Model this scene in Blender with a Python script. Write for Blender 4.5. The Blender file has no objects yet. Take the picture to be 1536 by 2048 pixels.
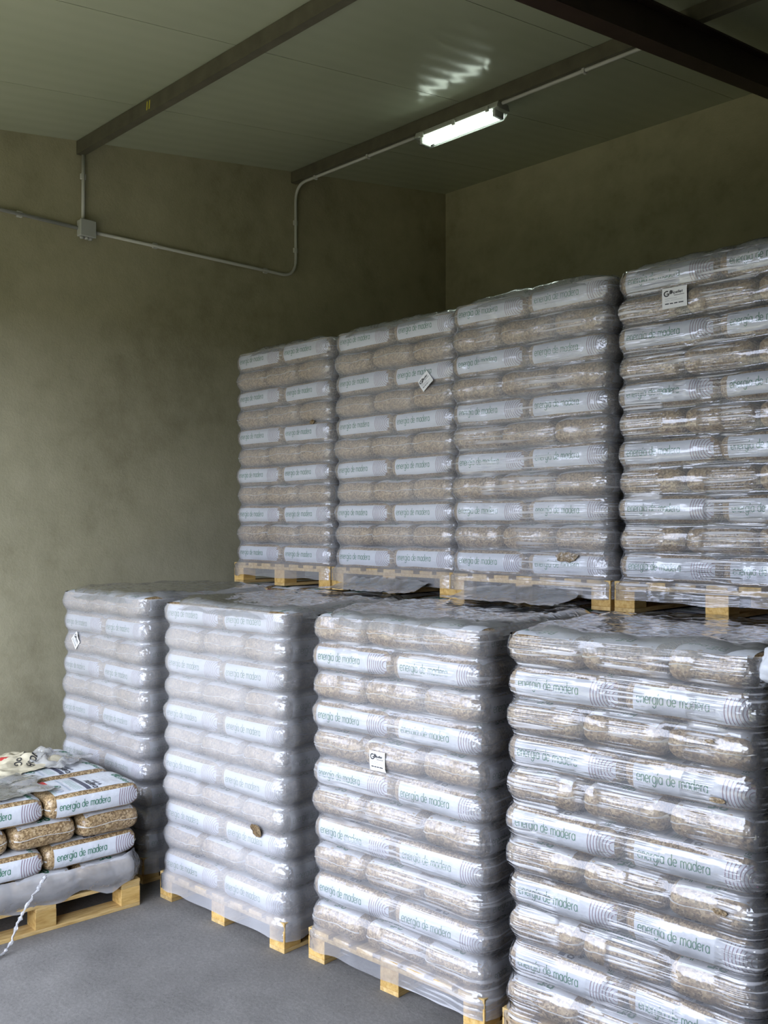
import bpy, bmesh, math, random
import numpy as np
from mathutils import Vector, Matrix, noise
from mathutils.bvhtree import BVHTree

random.seed(7)
SC = bpy.context.scene
COL = SC.collection

# ------------------------------------------------------------------ camera
FPX, VLX, HORIZON = 1905.0, -1120.0, 1047.0
EYE = 1.90
thl = math.atan((768.0 - VLX) / FPX)                 # angle from the view axis to the row direction (-X)
fwd = Vector((-math.cos(thl), math.sin(thl), 0.0))
cam_d = bpy.data.cameras.new('camera')
cam = bpy.data.objects.new('camera', cam_d)
COL.objects.link(cam)
cam.location = (0, 0, EYE)
cam.rotation_euler = (math.radians(90) + math.atan((HORIZON - 1024.0) / FPX), 0, math.atan2(-fwd.x, fwd.y))
cam_d.sensor_fit = 'VERTICAL'
cam_d.sensor_height = 36.0
cam_d.lens = 36.0 * FPX / 2048.0
cam_d.clip_start = 0.05
cam_d.clip_end = 300
SC.camera = cam

# ------------------------------------------------------------------ world, sun, exposure
W = bpy.data.worlds.new('world'); SC.world = W; W.use_nodes = True
bg = W.node_tree.nodes['Background']
bg.inputs[0].default_value = (0.765, 0.835, 1.0, 1)
bg.inputs[1].default_value = 3.5
sun_d = bpy.data.lights.new('sun', 'SUN'); sun = bpy.data.objects.new('sun', sun_d); COL.objects.link(sun)
sun_d.energy = 0.9; sun_d.angle = math.radians(0.6); sun_d.color = (1.0, 0.93, 0.80)
sun.rotation_euler = (math.radians(-24), 0, math.radians(12))   # high behind the building: only the yard outside is sunlit
sun.location = (0, 10, 12)
pd = bpy.data.lights.new('doorway_portal', 'AREA'); pd.shape = 'RECTANGLE'; pd.size = 4.7; pd.size_y = 3.1; pd.cycles.is_portal = True
portal = bpy.data.objects.new('doorway_portal', pd); COL.objects.link(portal)
portal.location = (-3.35, -0.39, 1.56); portal.rotation_euler = (math.radians(90), 0, 0)      # daylight enters through the doorway
vs = SC.view_settings
vs.view_transform = 'Standard'; vs.look = 'None'; vs.gamma = 1.0; vs.use_curve_mapping = False
vs.exposure = 1.5
SC.cycles.transparent_max_bounces = 5
SC.cycles.max_bounces = 4
SC.cycles.diffuse_bounces = 3
SC.cycles.glossy_bounces = 2

SC.cycles.caustics_reflective = False
SC.cycles.caustics_refractive = False

# ------------------------------------------------------------------ materials
class NT:
    def __init__(s, name):
        s.m = bpy.data.materials.new(name); s.m.use_nodes = True
        s.t = s.m.node_tree; s.n = s.t.nodes; s.b = s.n['Principled BSDF']; s.out = s.n['Material Output']
    def new(s, typ, **kw):
        nd = s.n.new(typ)
        for k, v in kw.items():
            if k.startswith('i_'):
                nd.inputs[k[2:].replace('_', ' ')].default_value = v
            else:
                setattr(nd, k, v)
        return nd
    def link(s, a, b): s.t.links.new(a, b)
    def coords(s, scale=(1, 1, 1), kind='Object'):
        tc = s.new('ShaderNodeTexCoord'); mp = s.new('ShaderNodeMapping')
        mp.inputs['Scale'].default_value = scale
        s.link(tc.outputs[kind], mp.inputs[0]); return mp.outputs[0]
    def noise(s, vec, scale, detail=3, rough=0.55):
        nd = s.new('ShaderNodeTexNoise'); nd.inputs['Scale'].default_value = scale
        nd.inputs['Detail'].default_value = detail; nd.inputs['Roughness'].default_value = rough
        s.link(vec, nd.inputs['Vector']); return nd
    def ramp(s, fac, stops):
        r = s.new('ShaderNodeValToRGB'); e = r.color_ramp.elements
        while len(e) < len(stops): e.new(0.5)
        for k, (p, c) in enumerate(stops):
            e[k].position = p; e[k].color = (c[0], c[1], c[2], 1) if hasattr(c, '__len__') else (c, c, c, 1)
        s.link(fac, r.inputs[0]); return r.outputs[0]
    def math(s, op, a, b=None, clamp=False):
        nd = s.new('ShaderNodeMath', operation=op); nd.use_clamp = clamp
        for k, v in enumerate((a, b)):
            if v is None: continue
            if isinstance(v, (int, float)): nd.inputs[k].default_value = v
            else: s.link(v, nd.inputs[k])
        return nd.outputs[0]
    def bump(s, h, strength=0.5, dist=0.01, normal=None):
        nd = s.new('ShaderNodeBump'); nd.inputs['Strength'].default_value = strength
        nd.inputs['Distance'].default_value = dist; s.link(h, nd.inputs['Height'])
        if normal is not None: s.link(normal, nd.inputs['Normal'])
        return nd.outputs[0]

def plain(name, col, rough=0.5, metal=0.0, grain=0.0, gscale=30, bump=0.0, emit=None, alpha=None):
    t = NT(name)
    t.b.inputs['Base Color'].default_value = (*col, 1)
    t.b.inputs['Roughness'].default_value = rough
    t.b.inputs['Metallic'].default_value = metal
    if grain or bump:
        n = t.noise(t.coords(), gscale, 4)
        if grain:
            c = t.ramp(n.outputs[0], [(0.25, [x * (1 - grain) for x in col]), (0.75, [min(1, x * (1 + grain)) for x in col])])
            t.link(c, t.b.inputs['Base Color'])
        if bump:
            t.link(t.bump(n.outputs[0], bump, 0.004), t.b.inputs['Normal'])
    if emit:
        t.b.inputs['Emission Color'].default_value = (*emit[0], 1); t.b.inputs['Emission Strength'].default_value = emit[1]
    return t.m

def mat_plaster():
    t = NT('cement_plaster')
    v = t.coords()
    n1 = t.noise(v, 0.9, 4, 0.6); n2 = t.noise(v, 7, 4, 0.65); n3 = t.noise(v, 90, 2, 0.6)
    f = t.math('ADD', t.math('MULTIPLY', n1.outputs[0], 0.6), t.math('MULTIPLY', n2.outputs[0], 0.4))
    c = t.ramp(f, [(0.33, (0.33, 0.302, 0.196)), (0.5, (0.44, 0.408, 0.278)), (0.68, (0.515, 0.478, 0.335))])
    t.link(c, t.b.inputs['Base Color']); t.b.inputs['Roughness'].default_value = 0.9
    h = t.math('ADD', t.math('MULTIPLY', n3.outputs[0], 0.35), n2.outputs[0])
    t.link(t.bump(h, 0.35, 0.012), t.b.inputs['Normal'])
    return t.m

def mat_concrete(name='concrete_floor', base=(0.178, 0.171, 0.163)):
    t = NT(name)
    v = t.coords()
    n1 = t.noise(v, 1.6, 6, 0.6); n2 = t.noise(v, 60, 4, 0.7)
    vo = t.new('ShaderNodeTexVoronoi'); vo.inputs['Scale'].default_value = 38; t.link(v, vo.inputs['Vector'])
    f = t.math('ADD', t.math('MULTIPLY', n1.outputs[0], 0.65), t.math('MULTIPLY', n2.outputs[0], 0.35))
    c = t.ramp(f, [(0.36, [x * 0.66 for x in base]), (0.5, base), (0.64, [x * 1.4 for x in base])])
    sp = t.ramp(vo.outputs['Distance'], [(0.04, 0.35), (0.12, 1.0)])
    mx = t.new('ShaderNodeMix', data_type='RGBA', blend_type='MULTIPLY'); mx.inputs['Factor'].default_value = 0.9
    t.link(c, mx.inputs['A']); t.link(sp, mx.inputs['B']); t.link(mx.outputs['Result'], t.b.inputs['Base Color'])
    t.b.inputs['Roughness'].default_value = 0.85
    t.link(t.bump(t.math('ADD', n2.outputs[0], t.math('MULTIPLY', n1.outputs[0], 2.0)), 0.28, 0.008), t.b.inputs['Normal'])
    return t.m

def mat_ceiling():
    t = NT('ceiling_panel')
    v = t.coords()
    n1 = t.noise(v, 0.8, 3)
    c = t.ramp(n1.outputs[0], [(0.3, (0.42, 0.45, 0.335)), (0.7, (0.49, 0.515, 0.395))])
    t.link(c, t.b.inputs['Base Color'])
    t.b.inputs['Roughness'].default_value = 0.17
    t.b.inputs['Specular IOR Level'].default_value = 0.12
    wv = t.new('ShaderNodeTexWave', wave_type='BANDS', bands_direction='X', wave_profile='SIN')
    wv.inputs['Scale'].default_value = 2.6; wv.inputs['Distortion'].default_value = 0.0
    t.link(v, wv.inputs['Vector'])
    t.link(t.bump(wv.outputs[0], 0.34, 0.004), t.b.inputs['Normal'])
    return t.m

def mat_wood(name, c0, c1, c2):
    t = NT(name)
    oi = t.new('ShaderNodeObjectInfo')
    tc = t.new('ShaderNodeTexCoord'); mp = t.new('ShaderNodeMapping'); mp.inputs['Scale'].default_value = (9, 1.6, 9)
    ad = t.new('ShaderNodeVectorMath', operation='ADD')
    t.link(tc.outputs['Object'], mp.inputs[0]); t.link(mp.outputs[0], ad.inputs[0])
    sc = t.new('ShaderNodeVectorMath', operation='SCALE'); sc.inputs[0].default_value = (13, 7, 5)
    t.link(oi.outputs['Random'], sc.inputs['Scale']); t.link(sc.outputs[0], ad.inputs[1])
    n = t.noise(ad.outputs[0], 6, 5, 0.6)
    c = t.ramp(n.outputs[0], [(0.3, c0), (0.5, c1), (0.72, c2)])
    hs = t.new('ShaderNodeHueSaturation')
    t.link(t.math('ADD', t.math('MULTIPLY', oi.outputs['Random'], 0.35), 0.8), hs.inputs['Value'])
    t.link(c, hs.inputs['Color']); t.link(hs.outputs[0], t.b.inputs['Base Color'])
    t.b.inputs['Roughness'].default_value = 0.75
    t.link(t.bump(n.outputs[0], 0.25, 0.004), t.b.inputs['Normal'])
    return t.m

def mat_pellets(name='bag_pellets_under_clear_plastic', k=1.0):
    t = NT(name)
    v = t.coords((1, 1, 1))
    mp = t.new('ShaderNodeMapping'); mp.inputs['Scale'].default_value = (190, 120, 160); t.link(v, mp.inputs[0])
    vo = t.new('ShaderNodeTexVoronoi'); vo.inputs['Scale'].default_value = 1.0; t.link(mp.outputs[0], vo.inputs['Vector'])
    sep = t.new('ShaderNodeSeparateColor'); t.link(vo.outputs['Color'], sep.inputs[0])
    c = t.ramp(sep.outputs[0], [(0.0, (0.16 * k, 0.10 * k, 0.045 * k)), (0.45, (0.34 * k, 0.225 * k, 0.11 * k)), (0.8, (0.50 * k, 0.36 * k, 0.19 * k)), (1.0, (0.62 * k, 0.48 * k, 0.30 * k))])
    t.link(c, t.b.inputs['Base Color'])
    t.b.inputs['Roughness'].default_value = 0.42
    t.b.inputs['Coat Weight'].default_value = 0.5; t.b.inputs['Coat Roughness'].default_value = 0.16
    wr = t.noise(v, 22, 2, 0.6)
    b1 = t.bump(wr.outputs[0], 0.5, 0.012)
    t.link(t.bump(vo.outputs['Distance'], 0.25, 0.002, b1), t.b.inputs['Normal'])
    t.link(b1, t.b.inputs['Coat Normal'])
    return t.m

def mat_print(name, col, rough=0.4, wr=0.4):
    t = NT(name)
    t.b.inputs['Base Color'].default_value = (*col, 1); t.b.inputs['Roughness'].default_value = rough
    n = t.noise(t.coords(), 22, 2, 0.6)
    t.link(t.bump(n.outputs[0], wr, 0.012), t.b.inputs['Normal'])
    return t.m

def mat_film(name, veil=0.35, streak=0.6, rough=0.2, refl=0.5, tint=(0.86, 0.87, 0.92), freq=75.0, patch=(2.2, 2.2, 0.9), cap=0.235, crumple=0.6, white=0.16, corner=False):
    """clear stretch film: mostly transparent, a milky veil where layers overlap, glossy tension wrinkles with painted white glints"""
    t = NT(name)
    t.n.remove(t.b)
    st = t.noise(t.coords((2.6, 2.6, freq)), 1.0, 1, 0.6).outputs[0]     # long thin tension wrinkles
    pt = t.noise(t.coords(patch), 1.7, 1, 0.5)
    cr = t.noise(t.coords((1, 1, 1)), 26, 1.5, 0.65)                     # crumples
    pm = t.ramp(pt.outputs[0], [(0.42, 0.05), (0.54, 1.0)])
    hgt = t.math('MULTIPLY', st, t.math('MULTIPLY', pm, streak * 1.3))
    if corner:       # film gathers and crumples where it is pulled round the corners of a stack
        sx = t.new('ShaderNodeSeparateXYZ'); t.link(t.coords(), sx.inputs[0])
        ax = t.math('ABSOLUTE', sx.outputs[0]); ay = t.math('ABSOLUTE', sx.outputs[1])
        cm_ = t.math('MULTIPLY', t.math('MULTIPLY', t.math('SUBTRACT', ax, 0.385), 14.0, clamp=True), t.math('MULTIPLY', t.math('SUBTRACT', ay, 0.34), 12.0, clamp=True))
        amp = t.math('ADD', t.math('MULTIPLY', cm_, 2.6), crumple)
    else:
        cm_ = None; amp = crumple
    hgt = t.math('ADD', hgt, t.math('MULTIPLY', cr.outputs[0], amp))
    nb = t.bump(hgt, 1.0, 0.0050)
    glint_lines = t.math('MULTIPLY', t.ramp(st, [(0.56, 0.0), (0.64, 1.0)]), pm)  # highlight streaks painted as white in the veil, along the wrinkles
    vl = t.math('ADD', t.math('MULTIPLY', glint_lines, white * streak), t.math('MULTIPLY', t.math('ADD', pt.outputs[0], 0.5), veil))
    vl = t.math('MINIMUM', vl, cap)
    tr = t.new('ShaderNodeBsdfTransparent'); tr.inputs[0].default_value = (0.97, 0.97, 0.975, 1)
    df = t.new('ShaderNodeBsdfDiffuse'); df.inputs[0].default_value = (*tint, 1)
    m1 = t.new('ShaderNodeMixShader'); t.link(vl, m1.inputs[0]); t.link(tr.outputs[0], m1.inputs[1]); t.link(df.outputs[0], m1.inputs[2])
    gl = t.new('ShaderNodeBsdfGlossy'); gl.inputs['Roughness'].default_value = rough; gl.inputs['Color'].default_value = (0.95, 0.96, 1.0, 1)
    t.link(nb, gl.inputs['Normal'])
    fr = t.new('ShaderNodeFresnel'); fr.inputs['IOR'].default_value = 1.5; t.link(nb, fr.inputs['Normal'])
    rf = refl * 2.0 if cm_ is None else t.math('ADD', t.math('MULTIPLY', cm_, 1.6), refl * 2.0)
    fac = t.math('MULTIPLY', fr.outputs[0], rf, clamp=True)
    m2 = t.new('ShaderNodeMixShader'); t.link(fac, m2.inputs[0]); t.link(m1.outputs[0], m2.inputs[1]); t.link(gl.outputs[0], m2.inputs[2])
    t.link(m2.outputs[0], t.out.inputs['Surface'])
    return t.m

M = {}
M['plaster'] = mat_plaster()
M['floor'] = mat_concrete()
M['yard'] = mat_concrete('bounce_apron_concrete', (0.38, 0.345, 0.225))
M['dim_ground'] = plain('added_dim_ground', (0.085, 0.08, 0.04), 0.95, 0, 0.3, 3)
M['sky_blocker'] = plain('sky_blocker_dark', (0.09, 0.085, 0.065), 0.9)
M['ceiling'] = mat_ceiling()
M['seam'] = plain('panel_joint', (0.16, 0.165, 0.13), 0.8)
M['purlin'] = plain('primed_steel_purlin', (0.115, 0.105, 0.075), 0.5, 0.0, 0.25, 9)
M['rafter'] = plain('red_oxide_steel', (0.045, 0.025, 0.020), 0.55, 0.0, 0.3, 6)
M['yellow'] = plain('yellow_marking', (0.62, 0.55, 0.06), 0.6)
M['pvc'] = plain('white_pvc', (0.58, 0.58, 0.55), 0.45)
M['pvc_box'] = plain('grey_pvc_box', (0.50, 0.51, 0.50), 0.45)
M['fixture'] = plain('grey_fixture_housing', (0.50, 0.52, 0.48), 0.45)
M['tube'] = plain('lit_fluorescent_tube', (1, 1, 1), 0.5, emit=((0.86, 1.0, 0.86), 3.0))
M['wood'] = mat_wood('pallet_pine', (0.42, 0.26, 0.085), (0.60, 0.41, 0.16), (0.72, 0.53, 0.25))
M['wood_block'] = mat_wood('pallet_block_pine', (0.47, 0.27, 0.07), (0.64, 0.41, 0.13), (0.74, 0.52, 0.21))
M['pellets'] = mat_pellets()
M['loose'] = mat_pellets('bare_wood_pellets', 0.55)
M['white'] = mat_print('white_bag_print', (0.72, 0.75, 0.80))
M['green'] = mat_print('green_bag_print', (0.035, 0.20, 0.115))
M['mauve'] = mat_print('mauve_ring_print', (0.26, 0.13, 0.19))
M['black'] = mat_print('black_bag_print', (0.02, 0.022, 0.035))
M['navy'] = mat_print('navy_bag_print', (0.07, 0.075, 0.12))
M['palegreen'] = mat_print('pale_green_print', (0.50, 0.62, 0.60))
M['paleblue'] = mat_print('pale_blue_print', (0.47, 0.54, 0.63))
M['red'] = mat_print('red_bag_print', (0.55, 0.04, 0.04))
M['cream'] = mat_print('cream_sack', (0.66, 0.60, 0.44))
M['paper'] = plain('white_paper', (0.82, 0.82, 0.82), 0.6)
M['ink'] = plain('black_ink', (0.03, 0.03, 0.035), 0.6)
M['ink_soft'] = plain('faint_ink', (0.45, 0.45, 0.48), 0.6)
M['weld'] = plain('bag_weld_film', (0.62, 0.60, 0.56), 0.3)
M['film_milky'] = mat_film('stretch_film_milky', 0.23, 0.20, 0.24, 0.30, (0.93, 0.93, 0.96), corner=True)
M['film_soft'] = mat_film('stretch_film_soft', 0.22, 0.22, 0.22, 0.35, (0.90, 0.90, 0.93), corner=True)
M['film_mid'] = mat_film('stretch_film_wrinkled', 0.21, 1.2, 0.16, 0.50, (0.90, 0.90, 0.94), freq=62.0, patch=(3.0, 3.0, 0.9), cap=0.5, crumple=0.4, white=0.20, corner=True)
M['film_streaky'] = mat_film('stretch_film_streaky', 0.13, 2.2, 0.12, 0.78, (0.92, 0.92, 0.96), freq=78.0, patch=(4.2, 4.2, 1.0), cap=0.6, crumple=0.25, white=0.22, corner=True)
M['film_top'] = mat_film('film_top_sheet', 0.235, 0.3, 0.14, 1.2, (0.95, 0.96, 0.96), freq=5.0, patch=(6, 6, 3), crumple=1.2)
M['film_loose'] = mat_film('loose_film', 0.34, 0.5, 0.18, 0.8, (0.86, 0.86, 0.88), freq=10.0, cap=0.5, crumple=3.5)
M['film_sheer2'] = mat_film('crumpled_clear_film', 0.30, 0.5, 0.15, 1.0, (0.90, 0.90, 0.88), freq=10.0, cap=0.4, crumple=2.5)
M['film_sheer'] = mat_film('sheer_loose_film', 0.22, 0.5, 0.20, 0.8, (0.92, 0.93, 0.95), freq=10.0)

# ------------------------------------------------------------------ helpers
def mesh_from(name, verts, faces, mats, midx=None, smooth=False):
    me = bpy.data.meshes.new(name)
    me.from_pydata([tuple(v) for v in verts], [], faces)
    for m in (mats if isinstance(mats, (list, tuple)) else [mats]): me.materials.append(m)
    if midx is not None: me.polygons.foreach_set('material_index', midx)
    if smooth: me.polygons.foreach_set('use_smooth', [True] * len(me.polygons))
    me.update(); return me

def ob(name, me, parent=None, loc=None, rz=None, label=None, cat=None, group=None, kind=None):
    o = bpy.data.objects.new(name, me); COL.objects.link(o)
    if parent is not None: o.parent = parent
    if loc is not None: o.location = loc
    if rz: o.rotation_euler = (0, 0, rz)
    if label: o['label'] = label
    if cat: o['category'] = cat
    if group: o['group'] = group
    if kind: o['kind'] = kind
    return o

def box_data(x0, x1, y0, y1, z0, z1):
    v = [(x0, y0, z0), (x1, y0, z0), (x1, y1, z0), (x0, y1, z0), (x0, y0, z1), (x1, y0, z1), (x1, y1, z1), (x0, y1, z1)]
    f = [(3, 2, 1, 0), (4, 5, 6, 7), (0, 1, 5, 4), (1, 2, 6, 5), (2, 3, 7, 6), (3, 0, 4, 7)]
    return v, f

def box_mesh(name, dims, mat, bevel=0.0):
    v, f = box_data(*dims)
    if not bevel: return mesh_from(name, v, f, mat)
    bm = bmesh.new()
    vs_ = [bm.verts.new(p) for p in v]
    for q in f: bm.faces.new([vs_[i] for i in q])
    bmesh.ops.bevel(bm, geom=bm.edges[:], offset=bevel, segments=1, affect='EDGES')
    me = bpy.data.meshes.new(name); bm.to_mesh(me); bm.free(); me.materials.append(mat); return me

def prism(name, prof, x0, x1, mat, axis='X'):
    """closed (a,b) profile extruded along one axis"""
    n = len(prof); v = []
    for x in (x0, x1):
        for a, b in prof: v.append((x, a, b) if axis == 'X' else (a, x, b))
    f = [tuple(range(n))[::-1], tuple(range(n, 2 * n))] + [(i, (i + 1) % n, n + (i + 1) % n, n + i) for i in range(n)]
    me = mesh_from(name, v, f, mat)
    bm = bmesh.new(); bm.from_mesh(me); bmesh.ops.recalc_face_normals(bm, faces=bm.faces); bm.to_mesh(me); bm.free()
    return me

def tube_mesh(name, pts, r, mat, seg=10, cap=True):
    pts = [Vector(p) for p in pts]; v = []; f = []
    up = Vector((0.13, 0.21, 0.97)).normalized()
    for i, p in enumerate(pts):
        d = (pts[min(i + 1, len(pts) - 1)] - pts[max(i - 1, 0)]).normalized()
        a = d.cross(up); a = a.normalized() if a.length > 1e-4 else Vector((1, 0, 0)); b = d.cross(a)
        rr = r[i] if hasattr(r, '__len__') else r
        for k in range(seg):
            q = 2 * math.pi * k / seg
            v.append(p + a * (math.cos(q) * rr) + b * (math.sin(q) * rr))
    for i in range(len(pts) - 1):
        for k in range(seg):
            f.append((i * seg + k, i * seg + (k + 1) % seg, (i + 1) * seg + (k + 1) % seg, (i + 1) * seg + k))
    if cap:
        f.append(tuple(range(seg))[::-1]); f.append(tuple(range((len(pts) - 1) * seg, len(pts) * seg)))
    return mesh_from(name, v, f, mat, smooth=True)

def bend(p0, p1, p2, r, n=8):
    """polyline p0 -> p2 with a rounded corner at p1"""
    p0, p1, p2 = Vector(p0), Vector(p1), Vector(p2)
    a = p1 + (p0 - p1).normalized() * r; b = p1 + (p2 - p1).normalized() * r
    return [a.lerp(p1, t).lerp(p1.lerp(b, t), t) for t in [i / n for i in range(n + 1)]]

# ------------------------------------------------------------------ the building
XW, YB = -5.75, 6.49            # inner faces of the long wall and the end wall
XR, YF = 7.5, -0.15              # far side wall and the door wall
def ceil_z(y): return 3.945 + 0.148 * y
T = 0.25
ob('floor', mesh_from('floor', *box_data(XW - T, XR + T, YF - T, YB + T, -0.2, 0.0), M['floor']), kind='structure')
ob('bounce_apron_outside', mesh_from('bounce_apron_outside', *box_data(-14, 10, -3.2, YF - T, -0.25, -0.05), M['yard']), kind='structure')  # unseen apron, added and tinted warm to bounce light onto the ceiling
ob('ground_outside', mesh_from('ground_outside', *box_data(-45, 45, -60, YF - T, -0.40, -0.26), M['dim_ground']), kind='structure')  # unseen ground, toned dark to limit light reaching the back wall
def wall_y(name, x0, x1):
    prof = [(YF - T, 0), (YB + T, 0), (YB + T, ceil_z(YB + T)), (YF - T, ceil_z(YF - T))]
    ob(name, prism(name, prof, x0, x1, M['plaster']), kind='structure')
wall_y('wall_left', XW - T, XW)
wall_y('wall_right', XR, XR + T)
ob('wall_back', prism('wall_back', [(YB, 0), (YB + T, 0), (YB + T, ceil_z(YB + T)), (YB, ceil_z(YB))], XW, XR, M['plaster']), kind='structure')
DX0, DX1, DZ = -5.70, -1.0, 3.12
def wall_f(name, x0, x1, z0):
    ob(name, prism(name, [(YF - T, z0), (YF, z0), (YF, ceil_z(YF)), (YF - T, ceil_z(YF - T))], x0, x1, M['plaster']), kind='structure')
ob('sky_blocker_outside', mesh_from('sky_blocker_outside', *box_data(-30, 26, -16.5, -15, -0.27, 2.4), M['sky_blocker']), kind='structure')  # unseen dark block, added to cut sky light near the horizon
wall_f('wall_front', XW, DX0, 0); wall_f('wall_front', DX1, XR, 0); wall_f('wall_front', DX0, DX1, DZ)

# ceiling: sandwich panels, each a piece with a fine joint
cl = bpy.data.objects.new('ceiling', None); COL.objects.link(cl); cl['kind'] = 'structure'
ob('roof_deck', prism('roof_deck', [(YF - T, ceil_z(YF - T) + 0.012), (YB + T, ceil_z(YB + T) + 0.012), (YB + T, ceil_z(YB + T) + 0.1), (YF - T, ceil_z(YF - T) + 0.1)], XW - T, XR + T, M['seam']), cl)
pw = 1.0; x = XW - 0.02; first = True
while x < XR:
    w = 0.75 if first else pw; first = False
    x1 = min(x + w, XR)
    ob('ceiling_panel', prism('ceiling_panel', [(YF, ceil_z(YF)), (YB, ceil_z(YB)), (YB, ceil_z(YB) + 0.012), (YF, ceil_z(YF) + 0.012)], x + 0.002, x1 - 0.002, M['ceiling']), cl)
    x = x1

# purlins (C sections along the building)
PURL_D = 0.085
def purlin(yc, x0, x1, label, group='steel purlins under the ceiling panels'):
    zt = ceil_z(yc - 0.02) - 0.001
    w, t_ = 0.05, 0.006
    prof = [(0, 0), (w, 0), (w, -0.014), (w - t_, -0.014), (w - t_, -t_), (t_, -t_), (t_, -PURL_D + t_), (w - t_, -PURL_D + t_), (w - t_, -PURL_D + 0.016), (w, -PURL_D + 0.016), (w, -PURL_D), (0, -PURL_D)]
    me = prism('purlin', [(yc + a, zt + b) for a, b in prof], x0, x1, M['purlin'])
    return ob('purlin', me, label=label, cat='purlin', group=group)
XWI = XW + 0.001
purlin(4.68, XWI, XR, 'dark steel purlin carrying the fluorescent light, running to the big rafter')
p1 = purlin(2.90, XWI, XR, 'dark steel purlin with a small yellow paint mark, above the junction box')
purlin(1.12, XWI, XR, 'dark steel purlin nearest the doorway, above the viewer')
# yellow mark on the purlin web
def wpt(px, Y):
    t = (px - 768) / FPX
    d = fwd + Vector((fwd.y, -fwd.x, 0)) * t
    return d.x / d.y * Y
xm = wpt(293, 2.90)
zc = ceil_z(2.88)
vv = []; ff = []
for k, dx in enumerate((-0.016, 0.010)):
    b = len(vv)
    vv += [(xm + dx, 2.8992, zc - 0.068), (xm + dx + 0.012, 2.8992, zc - 0.068), (xm + dx + 0.018, 2.8992, zc - 0.018), (xm + dx + 0.006, 2.8992, zc - 0.018)]
    ff.append((b, b + 1, b + 2, b + 3))
ob('paint_mark', mesh_from('paint_mark', vv, ff, M['yellow']), p1)['label'] = 'two small yellow strokes'

# rafter (I beam) following the roof slope
RX = -2.425
def rafter():
    h, w, tw, tf = 0.20, 0.10, 0.010, 0.012
    prof = [(-w / 2, 0), (w / 2, 0), (w / 2, tf), (tw / 2, tf), (tw / 2, h - tf), (w / 2, h - tf), (w / 2, h), (-w / 2, h), (-w / 2, h - tf), (-tw / 2, h - tf), (-tw / 2, tf), (-w / 2, tf)]
    n = len(prof); v = []
    for y in (YF + 0.02, YB - 0.001):
        for a, b in prof: v.append((RX + a, y, ceil_z(y) - PURL_D - h + b - 0.008))
    f = [tuple(range(n))[::-1], tuple(range(n, 2 * n))] + [(i, (i + 1) % n, n + (i + 1) % n, n + i) for i in range(n)]
    me = mesh_from('rafter', v, f, M['rafter'])
    bm = bmesh.new(); bm.from_mesh(me); bmesh.ops.recalc_face_normals(bm, faces=bm.faces); bm.to_mesh(me); bm.free()
    ob('rafter', me, label='heavy dark red-brown steel I-beam crossing under the purlins', cat='beam')
rafter()

# ------------------------------------------------------------------ conduit, junction box, light
CR = 0.0115
CX = XW + 0.016
zL = 3.805; yB = 2.955; yV = 4.715
YC2 = 4.715                                      # conduit under purlin
zC2 = ceil_z(4.68) - PURL_D - 0.013
run = bpy.data.objects.new('cable_conduit', None); COL.objects.link(run); run.location = (CX, yV, zL)
run['label'] = 'white plastic conduit bending up the wall from the junction box to the lit fixture'; run['category'] = 'conduit'
inv = Vector((CX, yV, zL))
def rel(pts): return [Vector(p) - inv for p in pts]
path = [(CX, yB + 0.055, zL - 0.005)] + bend((CX, yB, zL), (CX, yV, zL + 0.01), (CX, yV, zC2), 0.14) + bend((CX, yV, zL), (CX, yV, zC2), (-4.0, YC2, zC2), 0.13) + [(-4.46, YC2, zC2)]
ob('pipe', tube_mesh('pipe', rel(path), CR, M['pvc']), run)
clipm = box_mesh('clip', (-0.010, 0.010, -0.018, 0.018, -0.018, 0.020), M['pvc'], 0.003)
for q in ((CX - 0.003, 3.47, zL), (CX - 0.003, 4.42, zL + 0.006), (CX - 0.003, yV, zL + 0.22), (CX - 0.003, yV, zC2 - 0.30)):
    ob('clip', clipm, run, Vector(q) - inv)
for xq in (-5.50, -4.92):
    ob('clip', clipm, run, Vector((xq, YC2, zC2)) - inv)
def conduit(label, pts, clips):
    o = bpy.data.objects.new('cable_conduit', None); COL.objects.link(o); o.location = pts[0]
    o['label'] = label; o['category'] = 'conduit'
    ob('pipe', tube_mesh('pipe', [Vector(p) - Vector(pts[0]) for p in pts], CR, M['pvc']), o)
    for q in clips: ob('clip', clipm, o, Vector(q) - Vector(pts[0]))
conduit('white plastic conduit going straight up from the junction box to the purlin', [(CX, yB - 0.015, zL + 0.055), (CX, yB - 0.015, ceil_z(2.9) - PURL_D - 0.002)], [(CX - 0.003, yB - 0.015, zL + 0.34)])
conduit('white plastic conduit along the wall towards the doorway from the junction box', [(CX, yB - 0.055, zL), (CX, 0.9, zL + 0.01), (CX, YF + 0.01, zL)], [(CX - 0.003, 2.52, zL), (CX - 0.003, 1.6, zL)])
conduit('white plastic conduit under the purlin between the lit fixture and the rafter', [(-3.70, YC2, zC2), (RX - 0.06, YC2, zC2)], [(-3.1, YC2, zC2)])

jb = bpy.data.objects.new('junction_box', None); COL.objects.link(jb); jb.location = (XW + 0.001, yB, zL)
jb['label'] = 'small square grey junction box on the plastered wall'; jb['category'] = 'junction box'
ob('body', box_mesh('body', (0, 0.05, -0.052, 0.052, -0.052, 0.052), M['pvc_box'], 0.005), jb)
ob('lid', box_mesh('lid', (0.0505, 0.062, -0.056, 0.056, -0.056, 0.056), M['pvc_box'], 0.005), jb)
glm = tube_mesh('gland', [(0, 0, 0), (0, 0, -0.014)], [0.016, 0.013], M['pvc_box'])
for dy in (-0.028, 0.004, 0.03): ob('gland', glm, jb, (0.026, dy, -0.052))

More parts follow.
